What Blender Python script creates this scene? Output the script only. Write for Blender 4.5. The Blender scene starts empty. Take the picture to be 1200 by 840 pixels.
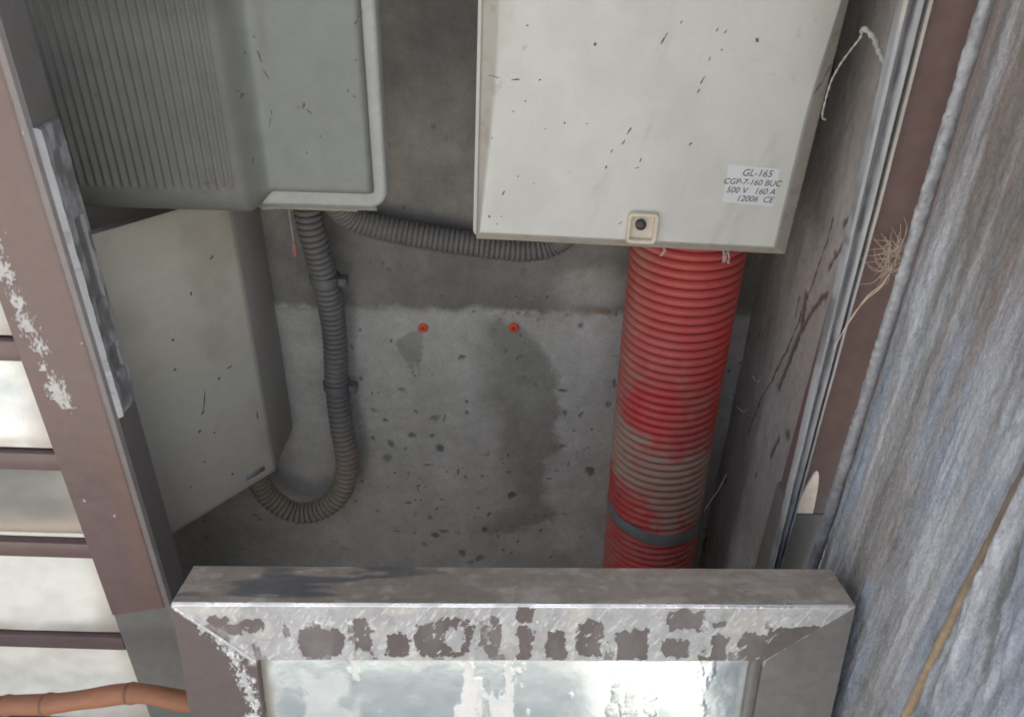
import bpy, bmesh, math, random
import numpy as np
from mathutils import Vector, Matrix
R = math.radians
S = bpy.context.scene
COL = S.collection
random.seed(4)

# ------------------------------------------------------------------ camera
cam = bpy.data.cameras.new('camera'); cam_o = bpy.data.objects.new('camera', cam); COL.objects.link(cam_o)
cam.sensor_fit = 'HORIZONTAL'; cam.sensor_width = 36.0; cam.lens = 27.0
cam.clip_start = 0.02; cam.clip_end = 1000
cr = Vector((0.9995, 0.0158, 0.0260)); cu = Vector((-0.0304, 0.5192, 0.8541)); cf = Vector((0.0, 0.8545, -0.5194))
cam_o.matrix_world = Matrix(((cr.x, cu.x, -cf.x, 0), (cr.y, cu.y, -cf.y, 0), (cr.z, cu.z, -cf.z, 1.5), (0, 0, 0, 1)))
S.camera = cam_o
# ------------------------------------------------------------------ sky, sun, exposure
SUN_EL, SUN_AZ = R(65), R(-6)          # high sun behind the wall
W = bpy.data.worlds.new('World'); S.world = W; W.use_nodes = True
wn = W.node_tree; bg = wn.nodes['Background']
sky = wn.nodes.new('ShaderNodeTexSky'); sky.sky_type = 'NISHITA'; sky.sun_disc = False
sky.sun_elevation = SUN_EL; sky.sun_rotation = SUN_AZ; sky.air_density = 1.0; sky.dust_density = 2.5
hs = wn.nodes.new('ShaderNodeHueSaturation'); hs.inputs['Saturation'].default_value = 0.35      # white, hazy summer sky
wn.links.new(sky.outputs[0], hs.inputs['Color']); wn.links.new(hs.outputs[0], bg.inputs[0]); bg.inputs[1].default_value = 0.15
sun = bpy.data.lights.new('sun', 'SUN'); sun.energy = 4.8; sun.angle = R(0.6); sun.color = (1, .95, .87)
sun_o = bpy.data.objects.new('sun', sun); COL.objects.link(sun_o)
sv = Vector((math.sin(SUN_AZ)*math.cos(SUN_EL), math.cos(SUN_AZ)*math.cos(SUN_EL), math.sin(SUN_EL)))
sun_o.rotation_euler = sv.to_track_quat('Z', 'Y').to_euler(); sun_o.location = (0, 6, 9)
S.view_settings.view_transform = 'Standard'; S.view_settings.look = 'None'
S.view_settings.gamma = 1.0; S.view_settings.use_curve_mapping = False
S.view_settings.exposure = 1.15
S.render.engine = 'CYCLES'; S.cycles.filter_width = 1.8; S.cycles.max_bounces = 10; S.cycles.diffuse_bounces = 6
PITS = [(-0.1919, 0.7456, 0.0085, 0.0066), (-0.2272, 0.6824, 0.0056, 0.0054), (-0.2415, 0.7008, 0.0056, 0.0045), (-0.1346, 0.6874, 0.0087, 0.0069), (-0.1778, 0.6471, 0.0076, 0.0071), (-0.2167, 0.6266, 0.0064, 0.0072), (-0.2249, 0.5941, 0.0103, 0.0106), (-0.1261, 0.6229, 0.0083, 0.008), (-0.1431, 0.6507, 0.0044, 0.0047), (-0.1675, 0.7013, 0.0037, 0.0038), (-0.1886, 0.6173, 0.0025, 0.0032), (-0.2509, 0.6364, 0.0032, 0.004), (-0.2787, 0.5371, 0.0033, 0.0043), (-0.2527, 0.4623, 0.004, 0.0036), (-0.1912, 0.4852, 0.0067, 0.0044), (-0.1489, 0.4485, 0.0054, 0.0063), (-0.1648, 0.3764, 0.0062, 0.0057), (-0.1434, 0.4009, 0.0096, 0.0075), (-0.126, 0.4128, 0.0096, 0.0056), (-0.2186, 0.4071, 0.0069, 0.0037), (-0.183, 0.4058, 0.0034, 0.0047), (-0.0888, 0.3557, 0.0091, 0.0097), (-0.0504, 0.3427, 0.0091, 0.0097), (-0.0693, 0.3292, 0.0099, 0.0069), (-0.2971, 0.3215, 0.0156, 0.0089), (-0.0439, 0.4208, 0.0061, 0.0083), (-0.0328, 0.4622, 0.004, 0.0054), (0.0115, 0.5125, 0.0086, 0.0078), (-0.0164, 0.4033, 0.0034, 0.0047), (0.0251, 0.3928, 0.0048, 0.0038), (-0.0794, 0.5534, 0.0039, 0.0051), (-0.0767, 0.7293, 0.0031, 0.0037), (-0.0769, 0.7009, 0.0037, 0.0045), (-0.1172, 0.6903, 0.0019, 0.0091), (-0.084, 0.8182, 0.0059, 0.0055), (-0.2631, 0.7661, 0.0036, 0.0036), (-0.2555, 0.8642, 0.0023, 0.0027), (-0.2027, 0.846, 0.0029, 0.0034), (-0.0053, 0.3659, 0.0028, 0.0038), (0.0122, 0.3589, 0.0028, 0.0039), (-0.3193, 0.4703, 0.0054, 0.0045), (-0.2946, 0.4854, 0.004, 0.0027), (-0.2452, 0.7378, 0.003, 0.0037), (-0.2348, 0.7382, 0.0024, 0.0029), (-0.1515, 0.5805, 0.0065, 0.0025), (-0.1418, 0.5826, 0.0032, 0.0025), (-0.0564, 0.4773, 0.0027, 0.0036), (0.0898, 0.7558, 0.0068, 0.0041), (0.0957, 0.7073, 0.0046, 0.0085), (0.1294, 0.705, 0.0035, 0.0071), (0.1749, 0.7279, 0.0057, 0.007), (0.1522, 0.5777, 0.0097, 0.0101), (0.1117, 0.5932, 0.003, 0.0069), (0.0901, 0.5792, 0.0042, 0.0031), (-0.0833, 0.8176, 0.0067, 0.0065), (0.0804, 0.5552, 0.0049, 0.0032), (0.097, 0.636, 0.0048, 0.0045), (0.0111, 0.5122, 0.0081, 0.0074), (-0.0332, 0.4622, 0.0038, 0.0042), (-0.043, 0.4188, 0.0058, 0.0078), (0.0254, 0.3926, 0.0039, 0.0044), (0.0681, 0.4234, 0.0038, 0.0043), (0.1104, 0.4663, 0.0076, 0.0025), (0.0923, 0.3531, 0.0046, 0.0046), (0.1809, 0.5287, 0.0111, 0.0485), (0.1145, 0.8847, 0.0054, 0.0055)]
DAMP = [(-0.0262, 0.8939), (0.0204, 0.8709), (0.0493, 0.8339), (0.0764, 0.7924), (0.0792, 0.7417), (0.087, 0.707), (0.0715, 0.6705), (0.0882, 0.6341), (0.0662, 0.5953), (0.0681, 0.5563), (0.0642, 0.5077), (0.0945, 0.4673), (0.0609, 0.4404), (-0.0087, 0.4115), (-0.0475, 0.4186), (0.0031, 0.4552), (0.0337, 0.49), (0.0248, 0.5704), (0.0037, 0.6752), (-0.0323, 0.7376), (-0.0389, 0.8243)]
DRIP = [(-0.1746, 0.8624), (-0.1513, 0.8678), (-0.1556, 0.826), (-0.1586, 0.777), (-0.1653, 0.8049), (-0.1721, 0.7836), (-0.1801, 0.8044), (-0.191, 0.8247), (-0.1929, 0.845)]
FLECK_FUSE = [(0.0737, 1.3655, 0.0055, 60.0, 0.0039), (0.1456, 1.3743, 0.0176, 65.0, 0.002), (0.2001, 1.3859, 0.0063, 60.0, 0.0016), (0.2093, 1.3845, 0.0063, 60.0, 0.0016), (0.2087, 1.3666, 0.0031, 30.0, 0.0031), (0.1935, 1.334, 0.0149, 68.0, 0.002), (0.1914, 1.3232, 0.0078, 70.0, 0.0016), (0.1974, 1.3569, 0.0086, 75.0, 0.0012), (0.0168, 1.3264, 0.0039, 40.0, 0.0035), (-0.0094, 1.3252, 0.0118, 8.0, 0.0024), (-0.0319, 1.3267, 0.0196, -4.0, 0.0012), (0.0026, 1.303, 0.0031, 0.0, 0.0024), (0.0476, 1.2812, 0.0031, 0.0, 0.0031), (0.0726, 1.282, 0.0027, 0.0, 0.002), (0.1212, 1.2766, 0.0118, 65.0, 0.0024), (0.116, 1.2629, 0.0094, 60.0, 0.0024), (0.1041, 1.2528, 0.0078, 70.0, 0.002), (0.0999, 1.2337, 0.0063, 65.0, 0.0024), (0.1383, 1.244, 0.0063, 75.0, 0.002), (0.1362, 1.2348, 0.0071, 20.0, 0.002), (0.1923, 1.2653, 0.0071, 55.0, 0.0035), (-0.0014, 1.2176, 0.0027, 60.0, 0.0024), (-0.0173, 1.1964, 0.0094, 62.0, 0.0024), (-0.0332, 1.1662, 0.0047, 80.0, 0.0035), (-0.0184, 1.1675, 0.0024, 0.0, 0.002), (-0.0236, 1.1578, 0.0024, 0.0, 0.0024), (0.0001, 1.3803, 0.0031, 50.0, 0.0024), (0.1614, 1.3915, 0.0055, 60.0, 0.0016), (-0.033, 1.2604, 0.0039, 80.0, 0.0016), (0.0268, 1.2737, 0.0031, 10.0, 0.0012), (-0.0104, 1.2908, 0.0024, 0.0, 0.002), (0.0177, 1.21, 0.002, 0.0, 0.0016), (0.1243, 1.1669, 0.0078, 45.0, 0.0012), (0.2442, 1.3778, 0.0055, 80.0, 0.0055), (0.3323, 1.3762, 0.0157, 75.0, 0.0031), (0.3298, 1.3486, 0.0235, 65.0, 0.002), (0.3225, 1.3324, 0.0274, 55.0, 0.0027), (0.1614, 1.3915, 0.0039, 70.0, 0.0012), (0.3772, 1.2088, 0.0024, 0.0, 0.002)]
FLECK_METER = [(-0.1714, 1.3847, 0.0118, 60.0, 0.002), (-0.1755, 1.3774, 0.0086, 40.0, 0.002), (-0.1659, 1.3865, 0.0039, 10.0, 0.002), (-0.1528, 1.3047, 0.0094, 70.0, 0.0027), (-0.2408, 1.2901, 0.0102, 60.0, 0.0035), (-0.2358, 1.284, 0.0086, -40.0, 0.0024), (-0.2467, 1.2874, 0.0055, 10.0, 0.002), (-0.1898, 1.3072, 0.0063, -50.0, 0.002), (-0.1836, 1.3013, 0.0055, -40.0, 0.002), (-0.2256, 1.2562, 0.0031, 0.0, 0.0031), (-0.2431, 1.2371, 0.0031, 0.0, 0.0035), (-0.3034, 1.3021, 0.0086, 60.0, 0.0047), (-0.3254, 1.2887, 0.0055, 40.0, 0.0024), (-0.3056, 1.3074, 0.0071, 20.0, 0.002), (-0.2857, 1.36, 0.0039, 60.0, 0.0035), (-0.2827, 1.3414, 0.0196, -75.0, 0.0031), (-0.2782, 1.3224, 0.0157, -60.0, 0.002), (-0.2812, 1.2696, 0.0157, 75.0, 0.0016), (-0.2777, 1.2809, 0.0063, 80.0, 0.002), (-0.4558, 1.3005, 0.0078, 60.0, 0.0035), (-0.4609, 1.2574, 0.0086, 0.0, 0.0071), (-0.4357, 1.3877, 0.0039, 0.0, 0.0039), (-0.3022, 1.2305, 0.0086, 80.0, 0.002), (-0.2961, 1.3445, 0.0063, 70.0, 0.0016), (-0.3501, 1.2562, 0.0024, 0.0, 0.0024), (-0.4048, 1.2603, 0.0024, 0.0, 0.0024), (-0.2074, 1.2256, 0.0024, 30.0, 0.0016), (-0.1786, 1.3393, 0.0047, 40.0, 0.0016), (-0.3349, 1.2096, 0.0024, 0.0, 0.0016), (-0.3176, 1.3871, 0.0031, 50.0, 0.0016)]
RUST = [(-0.3565, 1.2057, 0.0047, 70.0, 0.0039), (-0.3511, 1.2071, 0.0071, 75.0, 0.0031), (-0.3448, 1.2093, 0.0063, 60.0, 0.0035), (-0.3415, 1.2054, 0.0086, 10.0, 0.0024), (-0.3359, 1.2035, 0.0031, 0.0, 0.0031), (-0.3325, 1.2077, 0.0027, 0.0, 0.0027), (-0.3263, 1.2018, 0.0078, 20.0, 0.0035), (-0.321, 1.2101, 0.0071, 60.0, 0.0031), (-0.3262, 1.2119, 0.0035, 0.0, 0.0027), (-0.3404, 1.2005, 0.0055, 0.0, 0.002)]
# ------------------------------------------------------------------ noise
def _h(ix, iy, s):
    n = (ix.astype(np.int64)*374761393 + iy.astype(np.int64)*668265263 + s*1442695041) & 0x7fffffff
    n = ((n ^ (n >> 13))*1274126177) & 0x7fffffff
    return ((n ^ (n >> 16)) & 0xffff)/65535.0
def noise(x, y, s=0):
    ix = np.floor(x); iy = np.floor(y); fx = x-ix; fy = y-iy
    fx = fx*fx*fx*(fx*(fx*6-15)+10); fy = fy*fy*fy*(fy*(fy*6-15)+10)
    a = _h(ix, iy, s); b = _h(ix+1, iy, s); c = _h(ix, iy+1, s); d = _h(ix+1, iy+1, s)
    return (a*(1-fx)+b*fx)*(1-fy)+(c*(1-fx)+d*fx)*fy
def fbm(x, y, s=0, o=4):
    t = 0; a = .5; w = 0
    for k in range(o):
        t = t+a*noise(x+17.3*k, y-9.1*k, s+k*7); w += a; a *= .55; x = x*2.03; y = y*2.03
    return t/w
def sst(a, b, x):
    t = np.clip((x-a)/(b-a), 0, 1); return t*t*(3-2*t)
def inpoly(x, y, P):
    """signed distance to polygon, positive inside"""
    d = np.full(x.shape, 1e9); ins = np.zeros(x.shape, bool); n = len(P)
    for i in range(n):
        ax, ay = P[i]; bx_, by_ = P[(i+1) % n]
        ex, ey = bx_-ax, by_-ay
        t = np.clip(((x-ax)*ex+(y-ay)*ey)/(ex*ex+ey*ey+1e-12), 0, 1)
        d = np.minimum(d, np.hypot(x-ax-t*ex, y-ay-t*ey))
        c = ((ay > y) != (by_ > y)) & (x < (bx_-ax)*(y-ay)/((by_-ay) if by_ != ay else 1e-12)+ax)
        ins ^= c
    return np.where(ins, d, -d)
def dline(x, y, P):
    d = np.full(x.shape, 1e9)
    for (ax, ay), (bx_, by_) in zip(P[:-1], P[1:]):
        ex, ey = bx_-ax, by_-ay
        t = np.clip(((x-ax)*ex+(y-ay)*ey)/(ex*ex+ey*ey+1e-12), 0, 1)
        d = np.minimum(d, np.hypot(x-ax-t*ex, y-ay-t*ey))
    return d

# ------------------------------------------------------------------ materials
def mat(name, base, rough=.6, metal=0., layers=(), var=None, bump=(), coat=0., spec=.5, stretch=(1, 1, 1), trans=0.):
    m = bpy.data.materials.new(name); m.use_nodes = True; nt = m.node_tree; N = nt.nodes; L = nt.links
    P = N['Principled BSDF']
    tc = N.new('ShaderNodeTexCoord'); mp = N.new('ShaderNodeMapping'); mp.inputs['Scale'].default_value = stretch
    L.new(tc.outputs['Object'], mp.inputs[0])
    def rgb(c): return (c[0], c[1], c[2], 1)
    cur = N.new('ShaderNodeRGB'); cur.outputs[0].default_value = rgb(base); cur = cur.outputs[0]
    ro = N.new('ShaderNodeValue'); ro.outputs[0].default_value = rough; ro = ro.outputs[0]
    me = N.new('ShaderNodeValue'); me.outputs[0].default_value = metal; me = me.outputs[0]
    def mixc(f, a, b, mode='MIX'):
        x = N.new('ShaderNodeMix'); x.data_type = 'RGBA'; x.blend_type = mode
        L.new(f, x.inputs[0]) if not isinstance(f, float) else setattr(x.inputs[0], 'default_value', f)
        L.new(a, x.inputs[6]); L.new(b, x.inputs[7]) if not isinstance(b, tuple) else setattr(x.inputs[7], 'default_value', rgb(b))
        return x.outputs[2]
    def mixf(f, a, b):
        x = N.new('ShaderNodeMix'); x.data_type = 'FLOAT'
        L.new(f, x.inputs[0]); L.new(a, x.inputs[2]); x.inputs[3].default_value = b; return x.outputs[0]
    for (att, col, r_, m_) in layers:
        an = N.new('ShaderNodeAttribute'); an.attribute_name = att
        cur = mixc(an.outputs['Fac'], cur, tuple(col))
        if r_ is not None: ro = mixf(an.outputs['Fac'], ro, r_)
        if m_ is not None: me = mixf(an.outputs['Fac'], me, m_)
    if var:
        for (sc, am) in var:
            nz = N.new('ShaderNodeTexNoise'); nz.inputs['Scale'].default_value = sc; nz.inputs['Detail'].default_value = 6
            nz.inputs['Roughness'].default_value = .62
            L.new(mp.outputs[0], nz.inputs['Vector'])
            mr = N.new('ShaderNodeMapRange'); mr.inputs[1].default_value = .25; mr.inputs[2].default_value = .75
            mr.inputs[3].default_value = 1-am; mr.inputs[4].default_value = 1+am
            L.new(nz.outputs[0], mr.inputs[0])
            cc = N.new('ShaderNodeCombineColor')
            for i in range(3): L.new(mr.outputs[0], cc.inputs[i])
            cur = mixc(1.0, cur, cc.outputs[0], 'MULTIPLY')
        # roughness wanders with the last noise
        ad = N.new('ShaderNodeMath'); ad.operation = 'MULTIPLY'; L.new(ro, ad.inputs[0]); L.new(mr.outputs[0], ad.inputs[1]); ro = ad.outputs[0]
    prev = None
    for (sc, st, di) in bump:
        nz = N.new('ShaderNodeTexNoise'); nz.inputs['Scale'].default_value = sc; nz.inputs['Detail'].default_value = 5
        L.new(mp.outputs[0], nz.inputs['Vector'])
        bp = N.new('ShaderNodeBump'); bp.inputs['Strength'].default_value = st; bp.inputs['Distance'].default_value = di
        L.new(nz.outputs[0], bp.inputs['Height'])
        if prev: L.new(prev, bp.inputs['Normal'])
        prev = bp.outputs[0]
    if prev: L.new(prev, P.inputs['Normal'])
    L.new(cur, P.inputs['Base Color']); L.new(ro, P.inputs['Roughness']); L.new(me, P.inputs['Metallic'])
    P.inputs['Coat Weight'].default_value = coat; P.inputs['Coat Roughness'].default_value = .15
    P.inputs['Specular IOR Level'].default_value = spec
    if trans: P.inputs['Transmission Weight'].default_value = trans
    return m

# ------------------------------------------------------------------ mesh helpers
def mesh(verts, faces, attrs=None, smooth=True, ang=40):
    me = bpy.data.meshes.new('mesh')
    verts = np.asarray(verts, dtype=np.float32)
    me.from_pydata([], [], []) if False else None
    if isinstance(faces, tuple):               # (quads ndarray, extra list)
        q, ex = faces
        idx = [q.reshape(-1)] + [np.array(e) for e in ex]
        sizes = np.concatenate([np.full(len(q), 4), np.array([len(e) for e in ex], dtype=int)])
        loops = np.concatenate(idx).astype(np.int32)
    else:
        sizes = np.array([len(f) for f in faces]); loops = np.array([i for f in faces for i in f], dtype=np.int32)
    me.vertices.add(len(verts)); me.vertices.foreach_set('co', verts.ravel())
    me.loops.add(len(loops)); me.loops.foreach_set('vertex_index', loops)
    me.polygons.add(len(sizes))
    st = np.concatenate([[0], np.cumsum(sizes)[:-1]]).astype(np.int32)
    me.polygons.foreach_set('loop_start', st); me.polygons.foreach_set('loop_total', sizes.astype(np.int32))
    me.update(calc_edges=True); me.validate()
    if attrs:
        for k, v in attrs.items():
            a = me.attributes.new(k, 'FLOAT', 'POINT'); a.data.foreach_set('value', np.asarray(v, dtype=np.float32).ravel())
    if smooth:
        me.polygons.foreach_set('use_smooth', np.ones(len(me.polygons), bool)); me.set_sharp_from_angle(angle=R(ang))
    return me
def from_bm(bm, smooth=True, ang=35):
    me = bpy.data.meshes.new('mesh'); bmesh.ops.recalc_face_normals(bm, faces=bm.faces); bm.to_mesh(me); bm.free()
    if smooth:
        me.polygons.foreach_set('use_smooth', np.ones(len(me.polygons), bool)); me.set_sharp_from_angle(angle=R(ang))
    return me
def box(x0, x1, y0, y1, z0, z1, bev=.0015, seg=2):
    bm = bmesh.new(); bmesh.ops.create_cube(bm, size=1)
    for v in bm.verts: v.co = Vector(((x0+x1)/2+v.co.x*(x1-x0), (y0+y1)/2+v.co.y*(y1-y0), (z0+z1)/2+v.co.z*(z1-z0)))
    if bev: bmesh.ops.bevel(bm, geom=bm.edges[:], offset=bev, segments=seg, affect='EDGES', profile=.5)
    return from_bm(bm)
def slab(O, U, V, us, vs, f, t):
    """height-field front (normal U x V) over u,v with skirt and back; f(u,v)->(disp, attrs)"""
    O, U, V = [np.array(a, float) for a in (O, U, V)]; Nn = np.cross(U, V)
    uu, vv = np.meshgrid(us, vs); disp, attrs = f(uu, vv)
    P = O+uu[..., None]*U+vv[..., None]*V+disp[..., None]*Nn
    nv, nu = uu.shape; n = nu*nv; P = P.reshape(-1, 3)
    I = np.arange(n).reshape(nv, nu)
    q = np.stack([I[:-1, :-1], I[:-1, 1:], I[1:, 1:], I[1:, :-1]], -1).reshape(-1, 4)
    loop = np.concatenate([I[0, :-1], I[:-1, -1], I[-1, :0:-1], I[:0:-1, 0]])
    uf = uu.ravel()[loop]; vf = vv.ravel()[loop]
    B = O+uf[:, None]*U+vf[:, None]*V-t*Nn
    m = len(loop); bi = n+np.arange(m)
    sk = np.stack([loop, bi, np.roll(bi, -1), np.roll(loop, -1)], -1)
    at = {k: np.concatenate([v.ravel(), v.ravel()[loop]]) for k, v in attrs.items()}
    return mesh(np.concatenate([P, B]), (np.concatenate([q, sk]), [bi[::-1]]), at)
def plate(outline, y0, y1, bev=.003, seg=3):
    """outline (x,z) counter-clockwise seen from the front (-y); front edge rounded"""
    pts = np.array(outline, float); n = len(pts)
    d = np.roll(pts, -1, 0)-pts; d /= np.linalg.norm(d, axis=1)[:, None]
    nr = np.stack([-d[:, 1], d[:, 0]], 1); m = nr+np.roll(nr, 1, 0); m /= (1+np.sum(nr*np.roll(nr, 1, 0), 1))[:, None]
    rings = [(0, y1)]
    for k in range(seg+1):
        a = k/seg*math.pi/2; rings.append((bev*(1-math.cos(a)), y0+bev*(1-math.sin(a))))
    V = []; F = []
    for (ins, y) in rings:
        for p, mm in zip(pts, m): V.append((p[0]+mm[0]*ins, y, p[1]+mm[1]*ins))
    for r in range(len(rings)-1):
        for i in range(n):
            j = (i+1) % n; F.append((r*n+i, r*n+j, (r+1)*n+j, (r+1)*n+i))
    F.append(tuple(range((len(rings)-1)*n, len(rings)*n))); F.append(tuple(range(n-1, -1, -1)))
    bm = bmesh.new(); vs = [bm.verts.new(v) for v in V]
    for f in F: bm.faces.new([vs[i] for i in f])
    return from_bm(bm, ang=30)
def rrect(x0, x1, z0, z1, r, n=6):
    o = []
    rs = r if isinstance(r, tuple) else (r,)*4
    for (cx, cz, a0, rr) in ((x0, z0, 180, rs[0]), (x1, z0, 270, rs[1]), (x1, z1, 0, rs[2]), (x0, z1, 90, rs[3])):
        sx = 1 if cx == x0 else -1; sz = 1 if cz == z0 else -1
        for k in range(n+1):
            a = R(a0+90*k/n); o.append((cx+sx*rr+rr*math.cos(a), cz+sz*rr+rr*math.sin(a)))
    return o
def catmull(P, n=12):
    P = [Vector(p) for p in P]; P = [2*P[0]-P[1]]+P+[2*P[-1]-P[-2]]; o = []
    for i in range(1, len(P)-2):
        for k in range(n):
            t = k/n; a, b, c, d = P[i-1:i+3]
            o.append(.5*((2*b)+(c-a)*t+(2*a-5*b+4*c-d)*t*t+(3*b-a-3*c+d)*t**3))
    o.append(P[-2]); return o
def resample(P, step):
    P = np.array([tuple(p) for p in P]); s = np.concatenate([[0], np.cumsum(np.linalg.norm(np.diff(P, axis=0), axis=1))])
    n = max(2, int(s[-1]/step)); t = np.linspace(0, s[-1], n)
    return np.stack([np.interp(t, s, P[:, i]) for i in range(3)], 1), t
def tube(P, rad, seg=16, attrs=None, cap=True):
    """P (n,3) points, rad scalar / (n,) / (n,seg)"""
    P = np.asarray(P, float); n = len(P); T = np.gradient(P, axis=0); T /= np.linalg.norm(T, axis=1)[:, None]
    ref = np.array([0, 1., 0]) if abs(T[0, 1]) < .9 else np.array([1., 0, 0]); A = np.zeros_like(P)
    a = ref-T[0]*np.dot(ref, T[0])
    for i in range(n):
        a = a-T[i]*np.dot(a, T[i]); a /= np.linalg.norm(a); A[i] = a
    B = np.cross(T, A); th = np.arange(seg)/seg*2*np.pi
    rad = np.broadcast_to(np.asarray(rad, float).reshape(n, -1) if np.ndim(rad) else np.full((n, 1), rad), (n, seg))
    V = P[:, None]+rad[..., None]*(np.cos(th)[None, :, None]*A[:, None]+np.sin(th)[None, :, None]*B[:, None])
    I = np.arange(n*seg).reshape(n, seg); J = np.roll(I, -1, 1)
    q = np.stack([I[:-1], J[:-1], J[1:], I[1:]], -1).reshape(-1, 4)
    at = attrs(V) if attrs else None
    return mesh(V.reshape(-1, 3), (q, [I[0][::-1], I[-1]] if cap else []), {k: v.ravel() for k, v in at.items()} if at else None, ang=60)
def merge(ms):
    bm = bmesh.new()
    for m in ms: bm.from_mesh(m); bpy.data.meshes.remove(m)
    me = bpy.data.meshes.new('mesh'); bm.to_mesh(me); bm.free()
    return me
def lathe(prof, c, axis='y', seg=24):
    """prof list of (r, h); axis y points to -y (towards the viewer)"""
    V = []; F = []
    for (r, h) in prof:
        for k in range(seg):
            a = 2*math.pi*k/seg; V.append((c[0]+r*math.cos(a), c[1]-h, c[2]+r*math.sin(a)))
    for i in range(len(prof)-1):
        for k in range(seg):
            j = (k+1) % seg; F.append((i*seg+k, i*seg+j, (i+1)*seg+j, (i+1)*seg+k))
    F.append(tuple(range((len(prof)-1)*seg, len(prof)*seg)))
    bm = bmesh.new(); vs = [bm.verts.new(v) for v in V]
    for f in F: bm.faces.new([vs[i] for i in f])
    return from_bm(bm, ang=50)
LOCAL = {}
def obj(name, me, m, parent=None):
    n = len(me.vertices); co = np.empty(n*3, np.float32); me.vertices.foreach_get('co', co); co = co.reshape(-1, 3)
    lo, hi = co.min(0), co.max(0); c = np.array([(lo[0]+hi[0])/2, (lo[1]+hi[1])/2, lo[2]])
    me.vertices.foreach_set('co', (co-c).ravel().astype(np.float32)); me.update()
    me.name = name; me.materials.clear(); me.materials.append(m)
    o = bpy.data.objects.new(name, me); COL.objects.link(o)
    if parent:
        o.parent = parent
        # parts of a top-level Empty and their sub-parts: positions relative to the parent's world location
        base = LOCAL.get(parent.name, (0, 0, 0)); o.location = tuple(c-np.array(base)); LOCAL[o.name] = tuple(c)
    else:
        o.location = tuple(c); LOCAL[o.name] = tuple(c)
    return o
def thing(name, label, cat, loc, rot=(0, 0, 0), group=None, local=False):
    o = bpy.data.objects.new(name, None); COL.objects.link(o); o.location = loc; o.rotation_euler = rot
    o.empty_display_size = .05; LOCAL[o.name] = (0, 0, 0) if local else tuple(loc)
    return tag(o, label, cat, group)
def tag(o, label, cat, group=None, kind=None):
    o['label'] = label; o['category'] = cat
    if group: o['group'] = group
    if kind: o['kind'] = kind
    return o
def flecks(L, yf, t=.0006, seed=0):
    """small stuck-on crumbs of dirt lying on a face at y = yf(x,z)"""
    rn = random.Random(seed); bm = bmesh.new()
    for (x, z, l, a, w) in L:
        a = R(a); ca, sa = math.cos(a), math.sin(a); n = 10; fr = []; bk = []
        for k in range(n):
            q = 2*math.pi*k/n; rr = rn.uniform(.55, 1.15); u = math.cos(q)*l/2*rr; v = math.sin(q)*w/2*rn.uniform(.4, 1.25)
            px, pz = x+u*ca-v*sa, z+u*sa+v*ca; y = yf(px, pz)
            bk.append(bm.verts.new((px, y+.0004, pz))); fr.append(bm.verts.new((x+(px-x)*.7, yf(x+(px-x)*.7, z+(pz-z)*.7)-t*rn.uniform(.6, 1.4), z+(pz-z)*.7)))
        for k in range(n):
            j = (k+1) % n; bm.faces.new((bk[k], bk[j], fr[j], fr[k]))
        bm.faces.new(fr)
    return from_bm(bm)
def text_mesh(body, size, c, slant=0., y=.8):
    cu_ = bpy.data.curves.new('lettering', 'FONT'); cu_.body = body; cu_.size = size; cu_.align_x = 'CENTER'; cu_.extrude = .00012; cu_.shear = slant
    to = bpy.data.objects.new('lettering', cu_); COL.objects.link(to)
    bpy.context.view_layer.update()
    me = bpy.data.meshes.new_from_object(to.evaluated_get(bpy.context.evaluated_depsgraph_get()))
    bpy.data.objects.remove(to); bpy.data.curves.remove(cu_)
    for v in me.vertices: x_, y_, z_ = v.co; v.co = (c[0]+x_, y-z_, c[1]+y_)
    return me
lin = np.linspace

# ------------------------------------------------------------------ material set
M = {}
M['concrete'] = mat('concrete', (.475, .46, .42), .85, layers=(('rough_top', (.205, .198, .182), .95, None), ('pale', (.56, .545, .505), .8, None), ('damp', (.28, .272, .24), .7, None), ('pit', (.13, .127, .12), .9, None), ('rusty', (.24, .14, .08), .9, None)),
                    var=((5, .10), (14, .14), (60, .12), (320, .16)), bump=((45, .25, .004), (200, .4, .0015), (600, .4, .0008)))
M['side'] = mat('side_render', (.39, .36, .34), .85, layers=(('pale', (.47, .455, .43), .8, None), ('stain', (.12, .08, .062), .9, None)), var=((7, .2), (60, .14), (300, .1)), bump=((40, .3, .004), (240, .3, .001)))
M['mason'] = mat('unseen_masonry', (.30, .29, .275), .9, var=((3, .15), (40, .12)), bump=((40, .3, .004),))
M['ground'] = mat('ground', (.50, .47, .425), .9, var=((1.2, .12), (18, .12), (150, .15)), bump=((60, .4, .004), (300, .3, .001)))
M['bronze'] = mat('bronze_paint', (.142, .094, .089), .38, layers=(('wear_sheen', (.19, .19, .195), .5, .3), ('ox', (.55, .55, .54), .8, 0.), ('warm', (.22, .12, .07), .3, None)), var=((6, .1), (70, .12)), bump=((120, .12, .001),), coat=.12)
M['bronze_grey'] = mat('bronze_grey', (.16, .155, .143), .4, layers=(('wear_sheen', (.26, .26, .26), .5, .3),), var=((8, .14), (80, .12)), bump=((110, .15, .001),), coat=.2)
M['alu'] = mat('aluminium', (.27, .275, .29), .42, .55, layers=(('ox', (.31, .32, .34), .7, .15), ('cream', (.42, .39, .33), .7, 0.), ('dark', (.06, .055, .055), .7, 0.)), var=((14, .18), (90, .2)), bump=((90, .25, .0015), (400, .2, .0006)), stretch=(1, 1, .3))
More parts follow.
